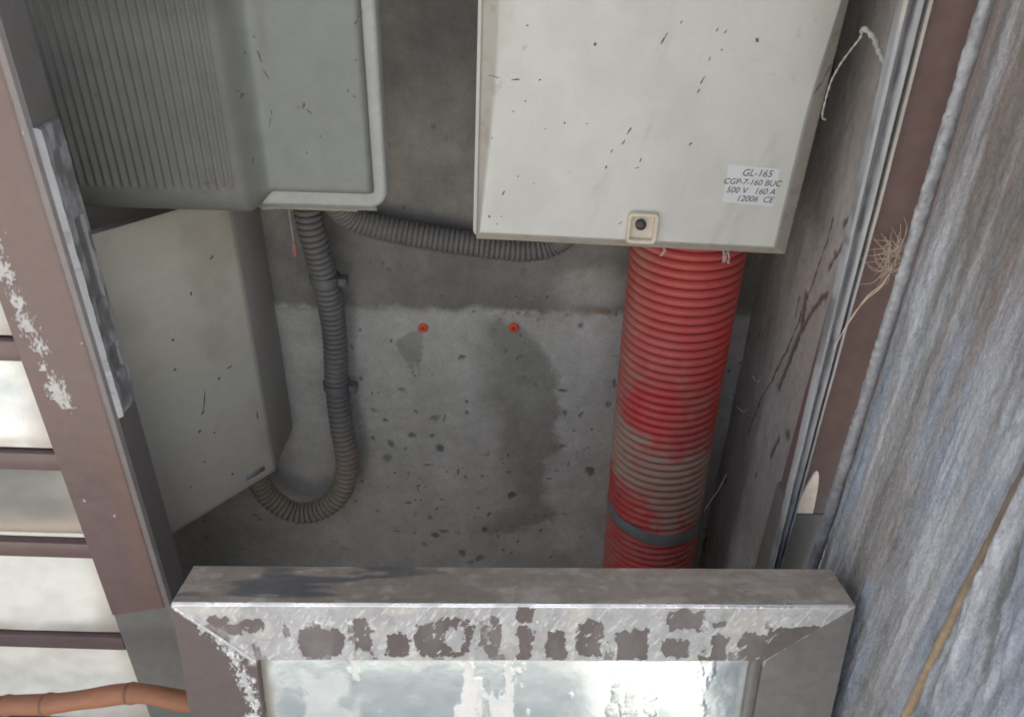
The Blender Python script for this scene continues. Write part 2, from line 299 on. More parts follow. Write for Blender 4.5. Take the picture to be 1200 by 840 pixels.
M['rail'] = mat('rail_oxide', (.10, .077, .077), .45, layers=(('grey', (.165, .155, .15), .5, 0.), ('ox', (.53, .535, .54), .72, .0), ('crust', (.74, .74, .73), .8, 0.), ('cream', (.60, .57, .50), .8, 0.), ('edge_glint', (.9, .9, .9), .25, .9)), var=((12, .10), (80, .14)), bump=((160, .25, .0015),))
M['rail_top'] = mat('rail_top', (.27, .23, .19), .45, layers=(('ox', (.42, .38, .335), .55, 0.), ('dark', (.12, .12, .122), .35, None)), var=((10, .16), (90, .18)), bump=((120, .3, .001),), coat=.3)
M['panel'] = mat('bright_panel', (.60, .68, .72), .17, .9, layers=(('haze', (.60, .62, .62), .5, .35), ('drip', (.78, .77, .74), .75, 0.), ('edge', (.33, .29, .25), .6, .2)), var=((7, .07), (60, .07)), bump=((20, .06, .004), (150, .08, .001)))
M['blade'] = mat('louvre_blade', (.67, .70, .70), .24, .75, layers=(('blade_shade', (.17, .168, .155), .55, .1), ('stain', (.40, .34, .28), .5, .3)), var=((6, .08), (50, .08)), bump=((14, .1, .006), (150, .08, .001)))
M['weather'] = mat('weathered_board', (.325, .32, .325), .8, layers=(('brown', (.225, .185, .165), .85, 0.), ('blue', (.31, .35, .425), .72, 0.), ('light', (.48, .50, .54), .72, 0.), ('deep', (.15, .162, .158), .9, 0.)), var=((12, .10), (90, .14), (320, .22), (800, .2)), bump=((40, .25, .004), (160, .5, .0025), (420, .5, .0015)), stretch=(1, 1, .8))
M['lip'] = mat('lip_metal', (.235, .24, .262), .6, .15, layers=(('frost', (.52, .52, .54), .8, 0.), ('deep', (.13, .13, .14), .8, 0.)), var=((20, .15), (120, .15)), bump=((120, .5, .003), (350, .4, .001)))
M['cord'] = mat('beige_strip', (.42, .31, .20), .85, layers=(('deep', (.12, .11, .1), .9, 0.),), var=((25, .3), (160, .2)), bump=((150, .4, .002),))
M['fuse'] = mat('fuse_box_plastic', (.525, .53, .50), .55, layers=(('dust_shade', (.36, .34, .30), .8, None), ('grime', (.27, .24, .20), .8, None)), var=((5, .05), (45, .04), (300, .03)), bump=((500, .08, .0005),))
M['meter'] = mat('meter_box_plastic', (.172, .186, .178), .55, layers=(('dust_shade', (.115, .115, .108), .85, None), ('grime', (.15, .135, .12), .85, None)), var=((6, .07), (50, .06), (300, .04)), bump=((400, .1, .0006),))  # dust_shade here is the darker tone of the lid's ribbed half
M['beige'] = mat('beige_cabinet_metal', (.51, .50, .435), .55, layers=(('dust_shade', (.34, .32, .27), .8, None),), var=((5, .05), (60, .05)), bump=((400, .08, .0005),))
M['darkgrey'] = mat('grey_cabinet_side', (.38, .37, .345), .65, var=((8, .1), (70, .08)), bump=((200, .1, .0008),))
M['red'] = mat('red_conduit_plastic', (.50, .055, .055), .5, layers=(('dust_shade', (.40, .265, .205), .85, None), ('bright', (.60, .05, .05), .5, None), ('groove', (.20, .035, .032), .85, None)), var=((9, .10), (90, .10)), bump=((300, .12, .0006),))
M['tape'] = mat('grey_tape', (.20, .215, .205), .6, var=((20, .12), (120, .1)), bump=((200, .2, .001),))
M['conduit'] = mat('grey_conduit_plastic', (.135, .137, .14), .55, layers=(('dust_shade', (.30, .255, .205), .85, None), ('groove', (.05, .05, .05), .8, None)), var=((12, .15), (120, .14)), bump=((260, .15, .0008),))
M['black'] = mat('black_plastic', (.035, .035, .037), .45, var=((40, .2),))
M['plug'] = mat('red_plug_plastic', (.75, .12, .055), .45, var=((60, .12),))
M['plughole'] = mat('plug_bore', (.50, .06, .03), .7, var=((60, .15),))
M['speck'] = mat('dirt_speck', (.13, .11, .092), .95, var=((90, .3),))
M['rust'] = mat('rust_mark', (.17, .10, .075), .9, var=((90, .3),))
M['sticker'] = mat('label_paper', (.60, .61, .63), .6, var=((20, .05),))
M['ink'] = mat('label_ink', (.075, .08, .095), .7, var=((150, .25),))
M['lock'] = mat('lock_plastic', (.56, .50, .40), .5, var=((40, .1), (150, .08)), bump=((300, .1, .0006),))
M['cane'] = mat('cane', (.34, .145, .075), .55, layers=(('node', (.14, .06, .035), .7, None),), var=((14, .15), (120, .15)), bump=((160, .3, .0015),), stretch=(.25, 1, 1))
M['straw'] = mat('straw', (.52, .42, .32), .8, var=((60, .2),))
M['string'] = mat('string', (.42, .40, .37), .85, var=((120, .2),), bump=((500, .5, .001),))
M['web'] = mat('cobweb', (.42, .41, .40), .9, var=((60, .1),))
M['wood'] = mat('mud_ledge', (.30, .245, .195), .9, var=((40, .25), (160, .2)), bump=((150, .5, .002),))
M['pupa'] = mat('cocoon', (.24, .125, .105), .7, var=((120, .2),))
M['sunlit'] = mat('sunlit_cream', (.86, .74, .60), .9, var=((40, .08), (180, .1)), bump=((120, .4, .002),))  # pale cream tone that paints sunlight on the jamb
M['leaf'] = mat('dry_leaf', (.16, .12, .07), .8, var=((40, .3),))
M['rim'] = mat('meter_box_rim', (.30, .316, .305), .5, layers=(), var=((20, .08), (120, .12)), bump=((400, .1, .0006),))
# ================================================================== SETTING
g = obj('ground', slab((-60, -60, 0), (1, 0, 0), (0, 1, 0), lin(0, 120, 3), lin(0, 120, 3), lambda u, v: (u*0, {}), .3), M['ground'])
g['kind'] = 'structure'

# ---- concrete niche
niche = thing('concrete_niche', 'grey stained concrete niche wall behind the meter boxes and conduits', 'wall', (-.18, 1.12, 0))
def f_back(u, v):
    x = -.80+u; z = v
    wx = x+.012*(fbm(x*40, z*40, 3)-.5); wz = z+.012*(fbm(x*40, z*40, 9)-.5)
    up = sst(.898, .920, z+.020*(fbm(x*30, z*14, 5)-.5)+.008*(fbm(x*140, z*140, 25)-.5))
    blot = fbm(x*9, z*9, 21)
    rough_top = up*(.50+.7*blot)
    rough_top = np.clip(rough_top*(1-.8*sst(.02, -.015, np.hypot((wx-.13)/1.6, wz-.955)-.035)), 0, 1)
    xl = np.interp(z, [.40, .44, .49, .57, .675, .74, .82, .90], [-.05, -.03, .022, .012, -.006, -.03, -.04, -.035])
    DP = [(a-(.06 if i > 13 else 0), b) for i, (a, b) in enumerate(DAMP)]
    damp = sst(-.010, .008, inpoly(wx, wz, DP)+.016*(fbm(x*90, z*90, 8)-.5)+.006*(fbm(x*300, z*300, 81)-.5)+.002)*sst(-.05, .03, x-xl+.03*(fbm(x*30, z*30, 28)-.5))*.85
    drip = sst(-.004, .003, inpoly(wx, wz, DRIP)+.008*(fbm(x*160, z*160, 18)-.5))*.75
    pit = np.zeros_like(x); disp = np.zeros_like(x)
    for i, (cx, cz, rx, rz) in enumerate(PITS):
        if rx > .0105: continue
        q = np.hypot((wx-cx)/rx, (wz-cz)/rz)+.7*(fbm(x*230, z*230, i)-.5)
        k = sst(1.3, .45, q); pit = np.maximum(pit, k*(.45+.45*((i*37) % 10)/10)); disp -= .0022*k
    small = sst(.80, .86, fbm(x*95, z*95, 31, 2))*sst(.5, .75, noise(x*14, z*14, 33)); pit = np.maximum(pit, small*.7); disp -= .001*small
    seam = np.exp(-((z-.908-.006*(fbm(x*25, x*0, 4)-.5))/.006)**2)*sst(.42, .62, fbm(x*55, z*55, 44))
    pale = np.clip((1-up)*(sst(.42, .75, fbm(x*7, z*5, 55))*.55+.65*sst(.05, .13, x)*sst(.36, .5, fbm(x*11, z*9, 56)+.1)), 0, 1)*(1-damp)
    pale = np.maximum(pale, (1-up)*(1-damp)*.6*np.exp(-((x+.075-.12*(.86-z))/.04)**2)*sst(.45, .62, z)*(.4+fbm(x*16, z*12, 66)))
    pale = np.maximum(pale, .8*np.exp(-(inpoly(wx, wz, DAMP)/.006)**2)*sst(.03, .08, x)*(fbm(x*150, z*150, 71) > .47))
    pale = np.maximum(pale, seam*.7)
    pit = np.maximum(pit, seam*sst(.55, .7, fbm(x*130, z*130, 3))*.7)
    rusty = np.exp(-((x-.175)/.07)**2-((z-.915)/.010)**2)*sst(.4, .6, fbm(x*60, z*60, 61))*.8
    disp += .002*up+.004*(fbm(x*18, z*18, 77)-.5)+.0025*seam*(fbm(x*180, z*180, 5)-.3)
    return disp, dict(rough_top=rough_top, damp=np.maximum(damp, drip), pit=np.clip(pit, 0, 1), pale=pale, rusty=rusty)
us = np.concatenate([lin(0, .42, 60), lin(.421, 1.20, 620)]); vs = np.concatenate([lin(0, .28, 30), lin(.282, 1.1, 560), lin(1.102, 1.76, 120)])
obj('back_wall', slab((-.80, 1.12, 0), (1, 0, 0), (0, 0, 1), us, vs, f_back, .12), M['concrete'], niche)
CRACK = [[(0.9077, 1.1142), (.912, 1.075), (0.921, 1.01), (.930, .955), (.965, .86), (1.0, .78), (1.02, .70)],
         [(.865, 1.10), (.868, 1.085), (.882, 1.06)], [(.93, 1.0), (.915, .955), (.93, .905), (.945, .84)], [(.87, 1.03), (.895, .995), (.912, .955)], [(.86, 1.135), (.874, 1.12)], [(.90, .78), (.91, .74)]]
def f_side(u, v):
    y = 1.12-u; z = v
    wy = y+.010*(fbm(y*50, z*50, 3)-.5); wz = z+.010*(fbm(y*50, z*50, 9)-.5)
    st = np.zeros_like(y)
    for k, w in zip(CRACK, (.0022, .004, .006, .005, .004, .004)):
        d = dline(wy, wz, k); st = np.maximum(st, sst(w*1.6, w*.3, d+.006*(fbm(y*120, z*120, 6)-.5))*.9)
    st = np.maximum(st, .8*sst(.74, .82, fbm(y*55, z*22, 12, 3))*sst(.42, .6, noise(y*15, z*8, 2)))
    pale = sst(.985, 1.005, wy+.02*(fbm(y*20, z*5, 8)-.5)-.06*(.9-z)*0)*sst(1.09, 1.06, wy)*.8
    pale = np.maximum(pale, .6*sst(.55, .7, fbm(y*12, z*4, 14)))
    return .005*(fbm(y*22, z*14, 5)-.5)-.0015*st, dict(stain=st, pale=pale)
obj('side_wall', slab((.39, 1.12, .05), (0, -1, 0), (0, 0, 1), lin(.001, .385, 190), lin(0, 1.7, 700), f_side, .10), M['side'], niche)
obj('side_wall', box(-.90, -.80, .76, 1.24, .0, 1.76, .004), M['mason'], niche)
obj('niche_floor', box(-.798, .388, .76, 1.118, .0, .05, .003), M['mason'], niche)
obj('niche_ceiling', box(-.90, .49, .76, 1.24, 1.762, 1.86, .004), M['mason'], niche)
# the masonry the niche is let into: low to the right; taller unseen blocks added to shade the ground
obj('unseen_masonry', box(.492, 3.0, .80, 1.30, 0, 1.80, .01), M['mason'], niche)
obj('unseen_masonry', box(-4.0, -.902, .80, 1.30, 0, 2.9, .01), M['mason'], niche)
obj('unseen_lintel', box(-.90, .49, .70, 1.30, 1.864, 1.96, .006), M['mason'], niche)
obj('unseen_masonry', box(-.90, .13, .70, 1.30, 1.964, 3.05, .006), M['mason'], niche)

# ================================================================== LOUVRED DOOR (left)
ld = thing('louvred_door', 'bronze louvred door leaf at the left with a long corroded lock plate', 'door', (-.74, .72, 0))
BEADS = [(-.523, 1.225, .012, .010), (-.520, 1.20, .010, .012), (-.515, 1.16, .006, .016), (-.512, 1.12, .006, .012), (-.5105, 1.095, .009, .010), (-.505, 1.072, .006, .008), (-.5085, 1.045, .003, .006), (-.5005, 1.018, .009, .013), (-.502, 1.003, .008, .010), (-.528, 1.26, .01, .02)]
def f_stile(u, v):
    x = -.533+u; z = .66+v
    ox = np.zeros_like(x)
    for i, (cx, cz, rx, rz) in enumerate(BEADS):
        q = np.hypot((x-cx)/rx, (z-cz)/rz)*.8+2.6*(fbm(x*330, z*240, i+3, 3)-.5); ox = np.maximum(ox, sst(.95, .6, q)*(.55+.45*fbm(x*500, z*400, 9)))
    sp = sst(.87, .89, fbm(x*70, z*60, 91, 2))*sst(.7, .8, noise(x*30, z*12, 7)); ox = np.maximum(ox, sp)
    r = (.088-u); wear_sheen = sst(.011, .008, r+.003*(fbm(x*60, z*18, 41)-.5))*(.55+.4*fbm(x*90, z*25, 42))
    warm = np.exp(-((r-.02-.03*(.9-z))/.012)**2)*sst(1.0, .9, z)*.5*fbm(x*20, z*10, 3)
    dsp = .0022*ox*fbm(x*300, z*300, 5)-.004*sst(.003, 0, np.minimum(u, r))-.0012*np.exp(-((r-.0105)/.0012)**2)
    return dsp, dict(ox=ox, wear_sheen=wear_sheen, warm=warm)
us = lin(0, .088, 90)
sm_ = slab((-.533, .70, .66), (1, 0, 0), (0, 0, 1), us, lin(0, 1.05, 560), f_stile, .045)
for vtx in sm_.vertices:                      # lower end cut on the slant
    if vtx.co.z < .6605: vtx.co.z = .6592+(vtx.co.x+.489)*.24
for vtx in sm_.vertices:
    if vtx.co.z < .6605+.03: vtx.co.z = max(vtx.co.z, .6592+(vtx.co.x+.489)*.24)
obj('stile', sm_, M['bronze'], ld)
def f_low(u, v):
    r = .088-u; return -.004*sst(.003, 0, np.minimum(u, r)), dict(wear_sheen=sst(.010, .007, r)*.4)
lo = slab((-.533, .7025, .02), (1, 0, 0), (0, 0, 1), lin(0, .088, 30), lin(0, .636, 40), f_low, .045)
for vtx in lo.vertices:                       # its upper end is cut on the slant
    if vtx.co.z > .655: vtx.co.z = .6575+(vtx.co.x+.489)*.24
obj('lower_stile', lo, M['bronze_grey'], ld)
for (zb, zt, yb, yt, blade_shade) in ((1.232, 1.345, .716, .765, 0), (1.075, 1.205, .716, .752, 0), (.921, 1.045, .716, .752, 0), (.775, .892, .724, .745, 1), (.594, .742, .716, .765, .3), (.395, .565, .716, .768, .3), (.18, .365, .716, .768, 0)):  # dim blades: shadow and weaker reflection painted into the blade colour
    def f_blade(u, v, blade_shade=blade_shade, zb=zb):
        x = -1.05+u; n = fbm(x*9, v*16+zb*7, 3)
        edge = sst(.05, .0, .51-u+.02*(fbm(x*30, v*50, 9)-.5))
        st = edge*.7+.8*sst(.022, .004, v)*(fbm(x*20, v*60, 14)) + .15*sst(.62, .8, n)
        if blade_shade == 1: st = st*.6+.9*sst(.05, .012, v+.02*n)
        return .004*(fbm(x*6, v*10+zb, 8)-.5), dict(blade_shade=np.full_like(x, .9)*blade_shade*(.7+.5*n), stain=np.clip(st, 0, 1))
    L_ = math.hypot(zt-zb, yt-yb)
    b = obj('louvre_blade', slab((-1.05, yb, zb), (1, 0, 0), (0, (yt-yb)/L_, (zt-zb)/L_), lin(0, .514, 80), lin(0, L_, 36), f_blade, .003), M['blade'], ld)
    obj('blade_lip', box(-1.05, -.5355, .708, .7215, zb-.029, zb-.003, .002), M['bronze'], b)
obj('stile', box(-1.14, -1.053, .70, .745, .02, 1.71, .003), M['bronze'], ld)
obj('top_rail', box(-1.05, -.5355, .70, .745, 1.62, 1.71, .003), M['bronze'], ld)
# long lock plate on the closing edge (faces right)
def f_lock(u, v):
    y = .7035+u; z = .977+v
    e = np.minimum(np.minimum(u, .042-u), np.minimum(v, .326-v))
    slot = sst(.0, .002, np.minimum(np.minimum(u-.017, .034-u), np.minimum(v-.138, .232-v)))
    slot2 = sst(.0, .002, np.minimum(np.minimum(u-.014, .032-u), np.minimum(v-.052, .085-v)))*.6
    n = fbm(y*90, z*45, 5); ox = np.clip(sst(.4, .65, n)+sst(.005, .002, u)*.9, 0, 1)
    dk = np.clip(sst(.62, .72, fbm(y*70, z*60, 15))*.7, 0, 1)
    return .0035-.003*sst(.002, 0, e)-.010*slot-.004*slot2+.0022*sst(.0045, .0025, u)*sst(0, .0015, u)+.002*(n-.5), dict(ox=ox, dark=np.clip(slot*.9+slot2*.7+dk*.4, 0, 1), cream=0*u)
obj('lock_plate', slab((-.4449, .7035, .977), (0, 1, 0), (0, 0, 1), lin(0, .042, 44), lin(0, .326, 330), f_lock, .0005), M['alu'], ld)

# ================================================================== DOOR JAMB (right)
jb = thing('door_jamb', 'grooved aluminium jamb with bronze stile beside the open weathered leaf', 'door frame', (.35, .72, 0))
prof = [(.318, .713), (.318, .701), (.321, .699), (.324, .701), (.3245, .708), (.330, .709), (.3325, .703), (.337, .7015), (.3395, .704), (.340, .709), (.3425, .7095), (.3435, .704), (.3465, .703), (.348, .706), (.348, .713)]
zs = lin(.05, 1.70, 420); V = []; at_ox = []; at_c = []; at_d = []
pp = np.array(prof); nprof = len(pp)
for z in zs:
    wob = .0009*(fbm(np.array([z*30.]), np.array([1.]), 4)[0]-.5)
    for k, (x, y) in enumerate(pp):
        xl_ = np.interp(z, [.776, .96, 1.22, 1.43], [.338, .332, .3232, .3147]); xr_ = np.interp(z, [.776, 1.256, 1.43], [.352, .3465, .3412])
        V.append((xl_+(x-.318)/.030*(xr_-xl_)+wob, y+wob, z))
A_ = np.array(V); nz_ = fbm(A_[:, 0]*300, A_[:, 2]*14, 6)
at_ox = sst(.42, .62, nz_); kk = np.tile(np.arange(nprof), len(zs))
at_c = ((kk == 11) | (kk == 12))*sst(1.16, 1.24, A_[:, 2])*.8+((kk == 1) | (kk == 2))*sst(.55, .7, fbm(A_[:, 2]*9, A_[:, 2]*0, 3))*.7
at_d = ((kk == 4) | (kk == 9) | (kk == 10))*.6
I = np.arange(len(V)).reshape(len(zs), nprof)
q = np.stack([I[:-1, :-1], I[:-1, 1:], I[1:, 1:], I[1:, :-1]], -1).reshape(-1, 4)
qb = np.stack([I[:-1, -1], I[:-1, 0], I[1:, 0], I[1:, -1]], -1).reshape(-1, 4)
obj('jamb_strip', mesh(A_, (np.concatenate([q, qb]), [I[0][::-1], I[-1]]), dict(ox=at_ox, cream=at_c, dark=at_d), ang=50), M['alu'], jb)
def f_js(u, v):
    x = .3485+u; z = .858+v
    return .0004*(fbm(x*60, z*20, 3)-.5), dict(ox=0*u, wear_sheen=sst(.12, 0, v)*.5, warm=.15*fbm(x*20, z*8, 4))  # lower end greyed to paint in the reflection on the stile
obj('stile', slab((.3485, .713, .858), (1, 0, 0), (0, 0, 1), lin(0, .062, 24), lin(0, .842, 170), f_js, .05), M['bronze'], jb)
obj('sunlit_patch', plate([(.3495, .8585), (.3742, .8590), (.3735, .872), (.3722, .888), (.3705, .904), (.3685, .916), (.3662, .923), (.3640, .9245), (.3618, .922), (.358, .908), (.353, .880)], .7105, .7135, .0012, 2), M['sunlit'], jb)  # pale plate shaped as the patch of sunlight on the jamb
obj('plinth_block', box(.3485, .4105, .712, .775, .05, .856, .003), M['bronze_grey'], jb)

# ================================================================== OPEN WEATHERED LEAF (right)
wl = thing('weathered_leaf', 'open blue-grey weathered door leaf standing edge-on at the right', 'door', (.39, .45, 0))
def f_wl(u, v, sd=0, y0=.668, top=0):
    y = y0-u; z = .06+v
    n1 = fbm(y*16, z*3.0, 3+sd); n2 = fbm(y*60, z*22, 13+sd); n3 = fbm(y*170, z*95, 23+sd)
    hi = sst(1.05, 1.32, z+.10*(n1-.5))
    brown = np.clip(hi*(.65+.8*n1)+.75*sst(.54, .66, fbm(y*17, z*2.6, 31+sd)), 0, 1)
    streak = fbm(y*60, z*1.6, 71+sd); streak2 = fbm(y*130, z*4, 73+sd)
    blue = np.clip(sst(.46, .62, fbm(y*18, z*2.6, 41+sd))*(1-.85*hi)*1.0, 0, 1)
    light = np.clip(sst(.60, .74, fbm(y*30, z*5, 51+sd))*.75*(1-.6*hi), 0, 1)
    deep = np.maximum(np.maximum(sst(.64, .76, fbm(y*75, z*24, 61+sd))*.35, .85*sst(.007, .002, u)), .5*sst(.60, .72, fbm(y*34, z*2.2, 63+sd)))  # far edge darkened to draw the shadow line beside the lip
    dsp = .004*(n1-.5)+.0016*(n2-.5)+.0016*(n3-.5)-.004*sst(.006, .0, u)
    light = np.clip(light+.8*sst(.56, .70, streak)*(1-.75*hi)+.35*sst(.58, .72, streak2)*(1-.5*hi), 0, 1); deep = np.clip(deep+.45*sst(.42, .30, streak)+.25*sst(.40, .28, streak2), 0, 1)
    return dsp+.0012*(streak-.5), dict(brown=brown, blue=blue, light=light, deep=deep)
zz = lin(0, 1.58, 640)
bd = slab((.380, .6735, .06), (0, -1, 0), (0, 0, 1), lin(0, .216, 190), zz, f_wl, .03)
for vtx in bd.vertices:                       # the board's far edge follows the lip
    k_ = 1-(.6735-vtx.co.y)/.216; vtx.co.y += k_*(np.interp(vtx.co.z, [.06, .5, .9, 1.2, 1.4, 1.64], [.679, .680, .681, .684, .688, .691])-.0055-.6735)
obj('board', bd, M['weather'], wl)
def f_wl2(u, v):
    d, a = f_wl(u, v, 200, .437)
    y = .437-u; z = v
    big = fbm(y*45-z*9, z*9, 5); d = d+.013*(big-.5)+.012*sst(.0, .012, u); a['deep'] = np.clip(a['deep']+.8*sst(.42, .30, big), 0, 1)
    a['light'] = np.clip(a['light']+.8*sst(.60, .72, big), 0, 1); a['blue'] = np.maximum(a['blue'], .55); a['brown'] = a['brown']*.35
    return d, a
obj('board', slab((.376, .437, .06), (0, -1, 0), (0, 0, 1), lin(0, .25, 140), zz, f_wl2, .034), M['weather'], wl)
P, t = resample([(.383, .4475, .06), (.383, .449, .6), (.383, .4485, 1.0), (.383, .450, 1.64)], .006)
P[:, 1] += .001*(fbm(P[:, 2]*9, P[:, 2]*0, 3)-.5)
obj('beading', tube(P, (.0058-.0022*sst(.95, 1.2, P[:, 2]))[:, None]*(1+.35*(fbm(P[:, 2][:, None]*80, np.arange(10)[None]*.9, 4)-.5)), 10, lambda V: dict(deep=sst(.92, 1.16, V[..., 2])*.8)), M['cord'], wl)
P, t = resample([(.379, .679, .06), (.3785, .680, .5), (.378, .681, .9), (.377, .684, 1.2), (.376, .688, 1.4), (.376, .691, 1.64)], .0026)
nn = fbm(P[:, 2][:, None]*190, np.arange(14)[None]*.7, 4); n5 = fbm(P[:, 2]*30, P[:, 2]*0, 6)
frz = np.tile(np.arange(14), (len(P), 1))
def a_lip(V):
    z = V[..., 2]; side = sst(.3755, .3705, V[..., 0]); 
    fr = np.clip(side*(.25+.6*sst(.95, 1.25, z))*(.2+nn)+.15*sst(.55, .7, nn), 0, 1)
    return dict(frost=fr, deep=sst(.60, .72, fbm(z*60, V[..., 1]*200, 8))*.5)
obj('edge_lip', tube(P, (.0066+.0018*(n5[:, None]-.5))*(1+.34*(nn-.5)), 14, a_lip), M['lip'], wl)

# ================================================================== GREY RIBBED METER BOX
mb = thing('meter_box', 'grey ribbed plastic meter box hanging top left', 'meter box', (-.36, 1.0, 1.17))
obj('box_body', plate(rrect(-.585, -.204, 1.176, 1.66, .02), .905, 1.113, .004), M['meter'], mb)
obj('rim', plate(rrect(-.59, -.1555, 1.1685, 1.665, (.02, .022, .02, .02)), .884, .906, .005), M['rim'], mb)
def f_lid(u, v):
    x = -.578+u; z = 1.164+v
    e_r = (-.1705)-x
    raised = sst(-.288, -.318, x)                       # ribbed half stands proud
    e_b = (z-1.1872)*(1-raised)+(z-1.164)*raised
    rib = np.cos(2*np.pi*(x+.578)/.0099)*.0016*sst(-.318, -.326, x)*sst(1.196, 1.206, z)
    fil = lambda e, r: -r*(1-np.sqrt(np.clip(1-np.clip((r-e)/r, 0, 1)**2, 0, 1)))
    d = .010+.028*raised+rib
    d = d+fil(np.maximum(e_r, 0), .009)+fil(np.maximum(e_b, 0), .009*(1-raised)+.034*raised)
    cut = (e_b <= 0) | (e_r <= 0)
    d = np.where(cut, -.004, d)
    n = fbm(x*14, z*14, 4); n2 = fbm(x*60, z*60, 9)
    dust_shade = np.clip(raised*(.55+.5*n)+.08*sst(.5, .7, n2)+.5*sst(1.36, 1.42, z)*raised, 0, 1)  # ribbed half coloured darker than the flat half, most near the top
    gr = np.clip(sst(.012, .0, e_b)*.6*n2+.3*sst(.62, .8, n2)*sst(.5, .75, fbm(x*8, z*8, 24))*.6+sst(.006, .001, e_r)*.35, 0, 1)
    gr = np.maximum(gr, .55*np.exp(-((x+.276+.006*(fbm(z*20, z*0, 3)-.5))/.006)**2)*sst(1.28, 1.36, z)*fbm(x*90, z*40, 5))
    return d, dict(dust_shade=dust_shade, grime=gr)
us = np.concatenate([np.arange(0, .2583, .0009), lin(.2595, .39, 120), lin(.3905, .4085, 26)])
vs = np.concatenate([lin(0, .06, 80), lin(.062, .49, 120)])
lid = obj('ribbed_lid', slab((-.578, .884, 1.164), (1, 0, 0), (0, 0, 1), us, vs, f_lid, .006), M['meter'], mb)
def y_lid(x, z):
    d, _ = f_lid(np.array([[x+.578]]), np.array([[z-1.164]])); return .884-float(d[0, 0])
fo = obj('dirt_specks', flecks([f for f in FLECK_METER if -.17 > f[0] > -.57], y_lid, .0005, 1), M['speck'], lid); fo['kind'] = 'stuff'
fo = obj('rust_marks', flecks(RUST, y_lid, .0004, 2), M['rust'], lid); fo['kind'] = 'stuff'
# rough crusty ledge under the rim
def f_ledge(u, v): return .003*(fbm(u*120, v*200, 3)-.5), {}
le = box(-.312, -.194, .893, .93, 1.1605, 1.1675, .001, 1)
bm = bmesh.new(); bm.from_mesh(le); bmesh.ops.subdivide_edges(bm, edges=bm.edges[:], cuts=5, use_grid_fill=True)
for v in bm.verts:
    c = np.array([v.co.x]), np.array([v.co.y+v.co.z]); v.co.z += .004*(fbm(c[0]*90, c[1]*90, 3)[0]-.6); v.co.y += .004*(fbm(c[0]*120, c[1]*120, 9)[0]-.5)
obj('crusty_ledge', from_bm(bm), M['wood'], mb)

# ================================================================== FUSE BOX
fb = thing('fuse_box', 'large beige fuse box with small white data label and square lock', 'fuse box', (.145, 1.0, 1.13))
fb.rotation_euler = (0, R(1.2), 0); fb.location.z -= .004
obj('box_body', plate(rrect(-.051, .330, 1.136, 1.70, .012), .905, 1.113, .004), M['fuse'], fb)
obj('base_flange', plate(rrect(-.0535, .334, 1.131, 1.705, .008), .8975, .906, .002), M['fuse'], fb)
def f_fuse(u, v):
    x = -.049+u; z = 1.130+v; e_l = u; e_r = .386-u-.012*0; e_b = v; e_t = .57-v
    ch = .015*np.clip(1-e_b/.0165, 0, 1)
    wr = .012*sst(1.50, 1.28, z)+.011; wl_ = .020*sst(1.06, 1.35, z)+.001
    ch = np.maximum(ch, .014*np.clip(1-e_r/wr, 0, 1)); ch = np.maximum(ch, .010*np.clip(1-e_l/wl_, 0, 1)); ch = np.maximum(ch, .014*np.clip(1-e_t/.02, 0, 1))
    r = .007; e = np.minimum(np.minimum(e_l, e_r), np.minimum(e_b, e_t))
    ch = ch+.004*np.clip(1-e/.003, 0, 1)**2
    n = fbm(x*10, z*10, 3); n2 = fbm(x*70, z*70, 13)
    isch = sst(.0, .004, ch)
    dust_shade = np.clip(.18*sst(.5, .75, n)+isch*(.85+.4*n2)+.35*sst(.62, .78, fbm(x*22-z*6, z*5, 8))+.45*sst(.27, .33, x)*sst(1.30, 1.40, z), 0, 1)  # chamfers darkened by dust and painted-in shading together
    gr = np.clip(sst(.72, .84, n2)*.5*sst(.5, .7, fbm(x*9, z*9, 44))+isch*sst(.55, .75, n2)*.5, 0, 1)
    return .0225-ch, dict(dust_shade=dust_shade, grime=gr)
us = np.concatenate([lin(0, .024, 30), lin(.026, .355, 130), lin(.357, .386, 36)]); vs = np.concatenate([lin(0, .020, 30), lin(.022, .30, 130), lin(.305, .57, 60)])
cm = slab((-.049, .897, 1.130), (1, 0, 0), (0, 0, 1), us, vs, f_fuse, .0003)
cvr = obj('cover', cm, M['fuse'], fb)
def y_fuse(x, z):
    d, _ = f_fuse(np.array([[x+.049]]), np.array([[z-1.130]])); return .897-float(d[0, 0])
fo = obj('dirt_specks', flecks([f for f in FLECK_FUSE if -.045 < f[0] < .33], y_fuse, .0005, 3), M['speck'], cvr); fo['kind'] = 'stuff'
YF = .8745
st_ = obj('data_label', plate([(.2415, 1.1995), (.3025, 1.1965), (.3000, 1.2425), (.2400, 1.2445)], YF-.0004, YF+.0004, .0001, 1), M['sticker'], fb)
tx = merge([text_mesh('GL-165', .0115, (.2745, 1.2320), .25, YF-.0006), text_mesh('CGP-7-160 BUC', .0098, (.2710, 1.2215), .25, YF-.0006), text_mesh('500 V   160 A', .0102, (.2715, 1.2112), .25, YF-.0006), text_mesh('12006  CE', .0102, (.2780, 1.2015), .25, YF-.0006)])
obj('label_lettering', tx, M['ink'], st_)
